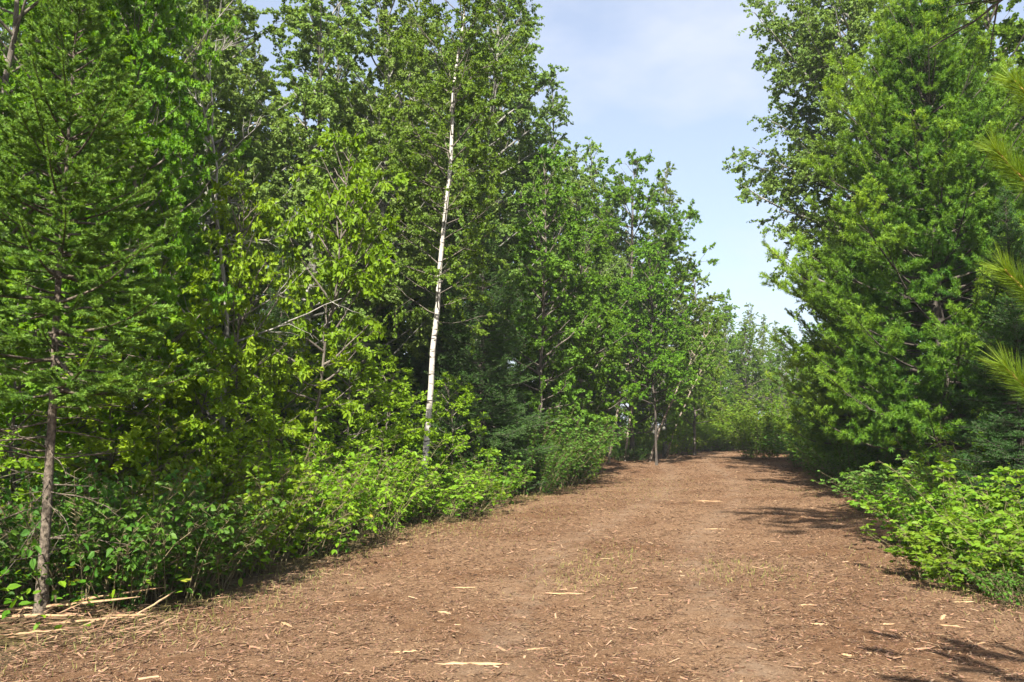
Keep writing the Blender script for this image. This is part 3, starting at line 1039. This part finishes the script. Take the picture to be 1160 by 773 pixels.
# ------------------------------------------------------------------ shrubs
sh = [shrub("leafy_shrub", 201 + k, 1.0, .8, (60, 50, 74)[k], (16, 15, 22)[k], (.074, .066, .090)[k], M["shrub"], trio=(3, 5, 1)[k],
            shoots=(.22, .15, .35)[k], aspect=(.55, .5, .34)[k], spread=(.6, .8, .35)[k]) for k in range(3)]
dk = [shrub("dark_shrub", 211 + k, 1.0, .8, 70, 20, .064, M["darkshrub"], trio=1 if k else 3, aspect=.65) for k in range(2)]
be = [shrub("berry_shrub", 221 + k, 1.1, .8, 56, 15, .085, M["berry"], trio=(3, 5)[k], aspect=.6, shoots=.2) for k in range(2)]
lone = shrub("leafy_shrub", 241, 3.7, 1.15, 90, 44, .12, M["berry"], trio=3, spread=.35, aspect=.55, shoots=.3)
tall = shrub("dark_shrub", 251, 2.6, 1.25, 95, 46, .095, M["darkshrub"], trio=1, spread=.4, aspect=.6)
fe = shrub("fern_shrub", 231, 1.1, .8, 50, 17, .085, M["fern"], trio=5, aspect=.45, spread=.9)

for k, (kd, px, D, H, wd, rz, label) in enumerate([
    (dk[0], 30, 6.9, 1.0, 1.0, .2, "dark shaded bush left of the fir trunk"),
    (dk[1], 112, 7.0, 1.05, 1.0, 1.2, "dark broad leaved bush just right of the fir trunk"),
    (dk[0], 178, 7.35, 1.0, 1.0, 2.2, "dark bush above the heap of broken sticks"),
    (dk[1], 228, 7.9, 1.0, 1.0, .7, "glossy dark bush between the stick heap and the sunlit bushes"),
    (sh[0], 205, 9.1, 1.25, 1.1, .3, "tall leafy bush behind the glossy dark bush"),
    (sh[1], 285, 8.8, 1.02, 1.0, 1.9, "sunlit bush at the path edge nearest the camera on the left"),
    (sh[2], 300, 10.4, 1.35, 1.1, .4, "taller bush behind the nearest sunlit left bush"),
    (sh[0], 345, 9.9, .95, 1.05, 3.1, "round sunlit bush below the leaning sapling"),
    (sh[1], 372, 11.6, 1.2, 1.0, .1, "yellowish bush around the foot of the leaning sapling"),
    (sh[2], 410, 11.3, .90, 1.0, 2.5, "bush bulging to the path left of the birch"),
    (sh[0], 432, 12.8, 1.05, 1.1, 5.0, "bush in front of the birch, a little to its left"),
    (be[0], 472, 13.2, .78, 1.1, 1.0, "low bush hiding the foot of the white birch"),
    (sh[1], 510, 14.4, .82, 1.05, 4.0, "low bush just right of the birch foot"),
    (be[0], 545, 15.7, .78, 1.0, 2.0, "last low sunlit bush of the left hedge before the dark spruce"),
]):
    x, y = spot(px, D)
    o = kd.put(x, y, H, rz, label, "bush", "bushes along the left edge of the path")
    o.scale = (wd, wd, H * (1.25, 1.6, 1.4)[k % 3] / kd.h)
for kd, px, D, H, wd, rz, label in [
    (tall, 604, 19.6, 2.7, 1.0, .4, "tall dark bush under the young aspen"),
    (tall, 636, 21.4, 2.4, 1.0, 1.4, "dark bush standing at the path corner by the bend"),
    (tall, 588, 18.0, 1.9, .8, 2.4, "dark bush at the right foot of the dark spruce"),
    (sh[2], 655, 23.4, 1.3, .9, .9, "green bush at the tip of the left corner"),
    (tall, 712, 33.6, .9, .6, .3, "dark bush between the leaning grey birches"),
    (sh[0], 766, 41.0, 1.7, 1.5, .2, "bright bush behind the straight dark trunk in the clearing"),
    (sh[1], 720, 39.0, 1.5, 1.5, 1.2, "bright low bush at the back of the clearing, on its left"),
    (lone, 800, 46.5, 2.6, 1.3, 2.6, "bush at the far end of the path, left of the gap"),
    (lone, 832, 47.5, 2.9, 1.4, .6, "broad bush at the far end of the path, under the gap"),
    (lone, 858, 34.8, 3.5, .95, .8, "bright tall bush standing alone at the far right bend"),
    (lone, 892, 41.0, 3.0, 1.2, 3.3, "bush tucked behind the lone bright bush"),
    (tall, 930, 27.5, 2.1, 1.1, .5, "dark bush at the right edge under the smaller white pine"),
    (tall, 962, 20.6, 1.8, .9, 1.5, "dark bush at the right edge under the big pine's left side"),
    (fe, 1008, 14.6, 1.15, .95, .2, "blue green feathery bush nearest the path shadow on the right"),
    (fe, 1060, 13.2, 1.45, 1.0, 1.8, "feathery bush beneath the big pine"),
    (sh[2], 1092, 12.0, 1.65, 1.0, 1.1, "taller leafy bush beneath the dark spruce on the right"),
    (be[1], 1062, 10.1, 1.20, .9, .6, "yellow green berry bush at the left end of the right clump"),
    (be[0], 1118, 9.0, 1.25, 1.05, 1.6, "yellow green berry bush in the middle of the right clump"),
    (be[1], 1088, 8.0, .85, .8, 2.2, "low berry bush leaning over the mulch on the right"),
    (be[0], 1180, 7.6, 1.1, .9, 3.0, "berry bush cut by the right edge of the photo"),
    (dk[1], 1165, 6.95, .62, .6, .1, "small dark leaved bush low at the right edge of the photo"),
    (be[1], 1225, 8.6, 1.2, 1.0, 4.0, "berry bush behind the one at the right edge of the photo"),
]:
    x, y = spot(px, D)
    o = kd.put(x, y, H, rz, label, "bush", None)
    o.scale = (wd, wd, H / kd.h)

# ------------------------------------------------------------------ long needled pine close by on the right
def near_pine():
    rng = np.random.default_rng(303)
    root = empty("pine_tree")
    gt, gn = Geo(), Geo()
    base = np.array([4.35, 2.1, height(4.35, 2.1)])
    H = 4.6
    T = trunk_line(rng, H, (0, 0), .006) + base
    tubes(gt, T, (.075 * (1 - .9 * np.linspace(0, 1, T.shape[1])))[None], 12)
    tips = []                                               # where boughs reach out over the path, and others around the stem
    for px, py, D in [(1130, 172, 3.1), (1154, 92, 3.2), (1138, 304, 3.0), (1134, 412, 2.95), (1205, 250, 2.8), (1205, 380, 2.7)]:
        v = (386.5 - py) / FPX
        c, s_ = math.cos(R(5.98)), math.sin(R(5.98))
        yy, zz = c - v * s_, s_ + v * c
        tips.append(np.array([(px - 580) / FPX / yy * D, D, EYE + zz / yy * D]))
    for k in range(26):
        a = k * 2.4
        z = 1.1 + 3.3 * rng.random()
        if math.cos(a) < -.1 and math.sin(a) > -.6:
            continue
        r = (2.2 - .35 * z) * rng.uniform(.7, 1.1)
        tips.append(base + np.array([math.cos(a) * r, math.sin(a) * r, z + .3]))
    for tip in tips:
        tip = np.array(tip)
        bough_end = tip + np.array([.22, .05, -.19]) if tip[0] < 2.2 else tip
        dh = np.linalg.norm(tip[:2] - base[:2])
        z0 = max(.6, tip[2] - .28 * dh - .1)
        p0 = base + np.array([0, 0, z0 - base[2]])
        d = bough_end - p0
        L = np.linalg.norm(d)
        s = np.linspace(0, 1, 9)[:, None]
        B = p0 + d * s
        B[:, 2] += -.10 * L * (s[:, 0] - s[:, 0] ** 2) * 2
        tubes(gt, B[None], (.016 * (1 - .65 * s[:, 0]))[None], 6)
        # shoots: the leading one and side ones, all turning up
        starts = [(.80, d / L * .85 + np.array([0, 0, .45]), .42)]
        for k in range(6):
            u = rng.uniform(.45, .92)
            sdv = np.cross(d / L, [0, 0, 1]) * (1 if k % 2 else -1)
            starts.append((u, d / L * .75 + sdv * .6 + np.array([0, 0, .35]), rng.uniform(.22, .36)))
        for u, dr, sl in starts:
            q = p0 + d * u
            q[2] += -.10 * L * (u - u * u) * 2
            if u == .80:
                e = tip + rng.normal(0, .01, 3)
                q = tip + np.array([.22, .05, -.19]) if tip[0] < 2.2 else q
            else:
                e = q + nrm(dr[None])[0] * sl
            ss = np.linspace(0, 1, 5)[:, None]
            P = q + (e - q) * ss
            P[:, 2] += .04 * (ss[:, 0] ** 2 - ss[:, 0])
            tubes(gt, P[None], (.0065 * (1 - .35 * ss[:, 0]))[None], 6, slot=1)
            n = int(2300 * np.linalg.norm(e - q))
            t = rng.uniform(.12, 1, n)
            Q = q + (e - q) * t[:, None]
            ax = nrm((e - q)[None])
            pr = nrm(np.cross(np.broadcast_to(ax, (n, 3)), unit(rng, n)))
            fw = rng.uniform(.55, 1.25, n) + .5 * t
            nd = ax * fw[:, None] + pr * .75
            nd[:, 2] -= .06
            needles(gn, Q, nd, rng.uniform(.08, .135, n), .0020, rng, np.clip(.25 + .45 * t + rng.normal(0, .15, n), 0, 1))
    gt.build("trunk", [M["pinebark"], M["shoot"]], root)
    gn.build("needles", M["redpine"], root)
    tag(root, "long needled pine whose shoots reach in from the right edge of the photo", "tree")


near_pine()


def overhead_spruce():
    """A tall spruce outside the frame on the right; one bare bough hangs into the upper right corner."""
    rng = np.random.default_rng(88)
    root = empty("spruce_tree")
    gt, gn = Geo(), Geo()
    b = np.array([7.3, 5.6, height(7.3, 5.6)])
    T = trunk_line(rng, 9.5, (0, 0), .004) + b
    tubes(gt, T, (.13 * (1 - .9 * np.linspace(0, 1, T.shape[1])))[None], 12)
    ends = [(4.1, 7.4, 5.25), (3.0, 6.0, 6.0), (2.9, 7.3, 6.6), (3.5, 6.6, 6.4), (3.8, 5.2, 6.6), (3.4, 8.0, 6.9), (4.2, 7.6, 6.7), (4.6, 6.8, 7.2)]
    for j, e in enumerate(ends):
        e = np.array(e)
        p0 = np.array([b[0], b[1], e[2] + .9])
        s = np.linspace(0, 1, 12)
        P = p0 + (e - p0) * s[:, None]
        P[:, 2] += .35 * np.sin(s * 3.1)
        P[1:-1] += rng.normal(0, .03, (10, 3))
        tubes(gt, P[None], (.034 * (1 - .8 * s))[None], 7)
        m = 26
        q0, qt = along(P[None], np.zeros(m, int), rng.uniform(.3, .98, m))
        sd = qt + unit(rng, m) * .8
        sd[:, 2] *= .5
        SB = poly(q0, nrm(sd), rng.uniform(.25, .9, m), 5, None, rng, .04)
        tubes(gt, SB, np.broadcast_to(np.linspace(.009, .002, 5)[None], (m, 5)), 5)
        n = 1500 if j == 0 else 14000
        i = rng.integers(0, m, n)
        Q, t = along(SB, i, rng.uniform(.35 if j else .75, 1, n))
        Q = Q + unit(rng, n) * (0.10 if j else .03)
        needles(gn, Q, t * .6 + unit(rng, n), .05, .013, rng, rng.random(n))
    gt.build("trunk", M["pinebark"], root)
    gn.build("needles", M["spruce"], root)
    tag(root, "dark bough hanging into the upper right corner of the photo", "tree")


overhead_spruce()


# ------------------------------------------------------------------ dead boughs
def bough(name, pts, r, seed, matl, label, cat="branch", side=14, sl=(.2, .7), group=None):
    rng = np.random.default_rng(seed)
    g = Geo()
    P = np.array(pts, float)
    k = np.linspace(0, len(P) - 1, 14)
    P = np.stack([np.interp(k, np.arange(len(P)), P[:, c]) for c in range(3)], -1)
    P[1:-1] += rng.normal(0, r * .6, (12, 3))
    tubes(g, P[None], (r * np.linspace(1, .3, 14))[None], 8)
    if side:
        i = np.zeros(side, int)
        q0, qt = along(P[None], i, rng.uniform(.15, .97, side))
        sd = nrm(qt + unit(rng, side) * .8)
        SB = poly(q0, sd, rng.uniform(sl[0], sl[1], side), 5, None, rng, .04)
        tubes(g, SB, np.broadcast_to((r * .35 * np.linspace(1, .3, 5))[None], (side, 5)), 5)
        ti = np.repeat(np.arange(side), 3)
        w0, wt = along(SB, ti, rng.uniform(.2, .95, len(ti)))
        tubes(g, poly(w0, nrm(wt + unit(rng, len(ti)) * .8), rng.uniform(.1, .3, len(ti)), 4, None, rng, .04),
              np.broadcast_to((r * .16 * np.linspace(1, .4, 4))[None], (len(ti), 4)), 4)
    return tag(g.build(name, matl), label, cat, group)


for k, (px0, px1, D, h0, h1) in enumerate([(889, 862, 44, .2, 3.0), (895, 866, 45, .3, 4.0)]):
    x0, y0 = spot(px0, D)
    x1, y1 = spot(px1, D - 1)
    bough("bent_stem", [(x0, y0, h0), (x0 - .3, y0, h1 * .6), ((x0 + x1) / 2, (y0 + y1) / 2, h1), (x1, y1, h1 * 1.02), (x1 - 1.0, y1, h1 * .9)],
          .022, 600 + k, M["bark"], "bare grey stem arching over behind the lone bright bush", "dead stem", 22, (.3, 1.2), "bare grey stems arching behind the lone bush")

# ------------------------------------------------------------------ splinters and sticks on the mulch
def stick(name, x, y, L, w, rz, seed, label, cat="wood splinter", lift=0.0, pitch=0.0, group=None, thick=.45):
    """A torn strip of wood: uneven width, frayed ends, slightly bowed."""
    rng = np.random.default_rng(seed)
    K = 9
    s = np.linspace(-.5, .5, K)
    prof = np.clip((.5 - np.abs(s)) * 5, .12, 1) * rng.uniform(.75, 1.15, K)
    bow = rng.normal(0, .03) * L * (.25 - s * s) * 4
    P = np.stack([s * L, bow + rng.normal(0, .004, K), np.abs(rng.normal(0, .003, K)) + s * math.tan(pitch) * L], -1)
    g = Geo()
    n = 6
    a = np.arange(n) * 2 * math.pi / n + .4
    ring = np.stack([np.broadcast_to(P[:, None, 0], (K, n)), P[:, None, 1] + np.cos(a)[None] * (w / 2 * prof)[:, None],
                     P[:, None, 2] + np.sin(a)[None] * (w / 2 * thick * prof)[:, None]], -1)
    idx = np.arange(K * n).reshape(K, n)
    q = np.stack([idx[:-1], np.roll(idx[:-1], -1, 1), np.roll(idx[1:], -1, 1), idx[1:]], -1).reshape(-1, 4)
    g.add(ring, q, np.repeat(np.clip(.55 + rng.normal(0, .25, n), 0, 1)[None], K - 1, 0).ravel())
    g.add(ring[0], np.arange(n)[None, ::-1], .3)
    g.add(ring[-1], np.arange(n)[None], .3)
    o = g.build(name, M["splinter"])
    o.location = (x, y, surf(x, y) + w * thick * .4 + lift + max(0, math.sin(pitch)) * L / 2)
    o.rotation_euler = (0, 0, rz)
    return tag(o, label, cat, group)


def ground_px(px, py):
    """Ground point under a photo pixel."""
    v = (386.5 - py) / FPX
    c, s_ = math.cos(R(5.98)), math.sin(R(5.98))
    yy, zz = c - v * s_, s_ + v * c
    t = -EYE / zz
    return (px - 580) / FPX * t, yy * t


for k, (px, py, L, w, rz, label) in enumerate([
    (535, 755, .50, .035, -.02, "thick pale splinter with a dark knot lying nearest the camera"),
    (640, 676, .42, .030, -.05, "long pale splinter lying crosswise in the middle of the path"),
    (532, 667, .36, .026, .05, "thin pale splinter left of the long crosswise one"),
    (503, 695, .16, .030, -.6, "short slanting splinter left of the path's centre"),
    (325, 712, .22, .030, -.9, "curled splinter at the left side of the path"),
    (385, 684, .20, .024, .3, "small pale splinter near the nearest left bush"),
    (460, 740, .24, .020, .25, "thin splinter left of the nearest thick one"),
    (606, 735, .20, .022, .4, "splinter just right of the nearest thick one"),
    (803, 569, .55, .050, -.25, "pale splinter lying in the far middle of the path"),
    (915, 694, .17, .030, .0, "stubby splinter below the right berry bush"),
    (1068, 709, .22, .035, 1.0, "pale splinter pointing away at the right foreground"),
    (1080, 719, .20, .028, -.7, "pale splinter crossing towards the one that points away at right"),
    (1092, 691, .20, .030, .1, "bright splinter close under the low berry bush"),
    (928, 716, .13, .030, -.3, "short splinter in the right foreground left of the crossing pair"),
    (1005, 715, .12, .026, .1, "small splinter midway across the right foreground"),
    (960, 751, .09, .030, -.5, "tiny white chip in the right foreground"),
    (812, 604, .40, .030, .0, "thin splinter across the right of the path beyond the middle"),
    (455, 622, .22, .035, .9, "torn chip standing up near the left bushes"),
]):
    x, y = ground_px(px, py)
    stick("wood_splinter", x, y, L, w, rz, 900 + k, label)

for k, (px, py, L, w, rz, pitch, label) in enumerate([
    (60, 712, 1.25, .034, .22, .05, "longest torn stick at the foot of the fir"),
    (112, 703, 1.00, .030, .35, .10, "split stick resting right of the fir foot, pointing up to the right"),
    (165, 690, .70, .028, .75, .45, "grey broken stick rising at the right end of the heap"),
    (25, 722, .75, .030, .10, .0, "flat torn stick at the lower left corner"),
    (95, 722, .60, .024, .28, .02, "thin stick lying in front of the longest torn stick"),
    (140, 715, .45, .030, -.35, .1, "short stick crossing the heap downwards to the right"),
    (172, 706, .50, .020, 1.2, .25, "thin twig standing out of the heap's right end"),
    (40, 736, .40, .022, .4, .0, "small stick at the lower left in front of the heap"),
]):
    x, y = ground_px(px, py)
    stick("broken_stick", x, y, L, w, rz, 950 + k, label, "stick", .02, pitch, "broken sticks heaped by the fir", thick=.7)

# ------------------------------------------------------------------ wood chips (beyond counting), grass, undergrowth
rng = np.random.default_rng(2024)
g = Geo()
N = 240000
yy = 3.8 * (46 / 3.8) ** (rng.random(N) ** 1.15)
l, r_ = edge(LEFT, yy), edge(RIGHT, yy)
xx = l - .35 + (r_ - l + .7) * rng.random(N)
ok = (np.abs(xx / yy) < .78) & (rng.random(N) > .55 * tracks(xx, yy))
xx, yy = xx[ok], yy[ok]
N = len(xx)
big = rng.random(N) < .004
L = np.where(big, rng.uniform(.05, .12, N), rng.gamma(3, .0068, N) + .007) * (1 + yy / 45)
w = np.where(big, L * rng.uniform(.06, .14, N), L * rng.uniform(.07, .20, N)) + .003
a = rng.random(N) * 6.283
d = np.stack([np.cos(a), np.sin(a), rng.normal(0, .18, N)], -1)
nv = rng.normal(0, .35, (N, 3))
nv[:, 2] += 1
d = nrm(d)
side = nrm(np.cross(d, nv))
P = np.stack([xx, yy, surf(xx, yy) + .004 + .16 * 0.5 * L], -1)
up = np.cross(side, d)
h = w[:, None] * .22
V = np.stack([P - d * L[:, None] * .5 - side * w[:, None] * .3, P - d * L[:, None] * .45 + side * w[:, None] * .4,
              P + d * L[:, None] * .5 + side * w[:, None] * .25, P + d * L[:, None] * .42 - side * w[:, None] * .5,
              P - up * h], 1)
b = (np.arange(N) * 5)[:, None]
t = np.where(big, rng.uniform(.35, .85, N), rng.beta(1.5, 2.8, N) * .95)
g.add(V, (np.array([[0, 1, 2, 3]])[None] + b[:, :, None]).reshape(-1, 4), t)
tri = np.array([[0, 4, 1], [1, 4, 2], [2, 4, 3], [3, 4, 0]])
b = b + 0
g.add(V, (tri[None] + (np.arange(N) * 5)[:, None, None]).reshape(-1, 3), np.repeat(t, 4))
n = 1700                                                    # torn shreds round the heap of sticks by the fir
hx, hy = rng.normal(-3.35, .55, n), rng.normal(6.05, .42, n)
L = rng.gamma(2.2, .035, n) + .03
a = rng.normal(.35, .7, n)
d = nrm(np.stack([np.cos(a), np.sin(a), rng.normal(0, .2, n)], -1))
nv = rng.normal(0, .4, (n, 3))
nv[:, 2] += 1
hz = height(hx, hy) + .03 + rng.random(n) ** 2 * .10 * np.exp(-((hx + 3.4) / .5) ** 2 - ((hy - 6.2) / .3) ** 2)
leaves(g, np.stack([hx, hy, hz], -1), d, nv, L, L * .05 + .003, "rhomb", rng.uniform(.1, .75, n))
tag(g.build("wood_chips", M["chips"]), "brown shredded wood chips spread over the whole path", "wood chips", kind="stuff")

g = Geo()
n = 9000
side_ = rng.random(n)
gy = rng.uniform(4.5, 44, n) ** .9 * 1.0
ed = np.where(side_ < .5, edge(LEFT, gy) - rng.normal(-.05, .3, n), edge(RIGHT, gy) + rng.normal(-.05, .35, n))
patch = [(-.6, 12, .5), (.3, 14.5, .6), (1.6, 17.5, .9), (3.0, 19, .7), (3.6, 22, .9), (.7, 8.2, .35), (1.1, 9.5, .4), (6.6, 18.5, .6), (2.4, 8.4, .3), (-2.4, 6.6, .35), (4.3, 8.2, .5)]
pi_ = rng.integers(0, len(patch), 4200)
pc = np.array(patch)
gx = np.concatenate([ed, pc[pi_, 0] + rng.normal(0, 1, 4200) * pc[pi_, 2]])
gy = np.concatenate([gy, pc[pi_, 1] + rng.normal(0, 1, 4200) * pc[pi_, 2] * 1.6])
n = len(gx)
tuft = rng.integers(0, 900, n)
gd = rng.normal(0, .45, (n, 3))
gd[:, 2] = 1
needles(g, np.stack([gx, gy, height(gx, gy) + .01], -1), gd, rng.uniform(.04, .13, n) * np.where(np.arange(n) < 9000, .75, .75), .005, rng, rng.random(n))
tag(g.build("grass", M["grass"]), "thin yellowing grass along the path edges and in patches", "grass", kind="stuff")

g = Geo()
n = 90000
uy = rng.uniform(4, 62, n)
uo = rng.gamma(1.6, 2.2, n)
ux = np.where(rng.random(n) < .6, edge(LEFT, uy) - .3 - uo, edge(RIGHT, uy) + .3 + uo)
bk = rng.random(n) < .16
uy = np.where(bk, rng.uniform(46.3, 62, n), uy)
ux = np.where(bk, rng.uniform(0, 26, n), ux)
uz = np.minimum(rng.gamma(2, .2, n), .08 + .25 * (uo + .5) + .9 * bk)
P = np.stack([ux, uy, height(ux, uy) + .03 + uz], -1)
nv = rng.normal(0, .4, (n, 3))
nv[:, 2] += 1
dd = rng.normal(0, 1, (n, 3))
dd[:, 2] *= .35
sz = rng.uniform(.04, .085, n) * (1 + uy / 40)
leaves(g, P, dd, nv, sz, sz * .6, "ovate", rng.random(n))
tag(g.build("undergrowth", M["shrub"]), "low leafy undergrowth covering the woodland floor", "undergrowth", kind="stuff")

# ------------------------------------------------------------------ summer haze
m, n_, l_ = mat("haze_air")
pv = n_.new("ShaderNodeVolumePrincipled")
pv.inputs["Color"].default_value = (.86, .92, 1, 1)
pv.inputs["Density"].default_value = .0006
pv.inputs["Anisotropy"].default_value = .2
o_ = n_.new("ShaderNodeOutputMaterial")
l_.new(pv.outputs[0], o_.inputs["Volume"])
g = Geo()
hx0, hx1, hy0, hy1, hz0, hz1 = -910, 910, -910, 930, -1.5, 26
g.add([[x, y, z] for z in (hz0, hz1) for x, y in ((hx0, hy0), (hx1, hy0), (hx1, hy1), (hx0, hy1))],
      [[3, 2, 1, 0], [4, 5, 6, 7], [0, 1, 5, 4], [1, 2, 6, 5], [2, 3, 7, 6], [3, 0, 4, 7]])
tag(g.build("haze", m), "thin bluish summer haze hanging over the woods", "haze", kind="stuff")
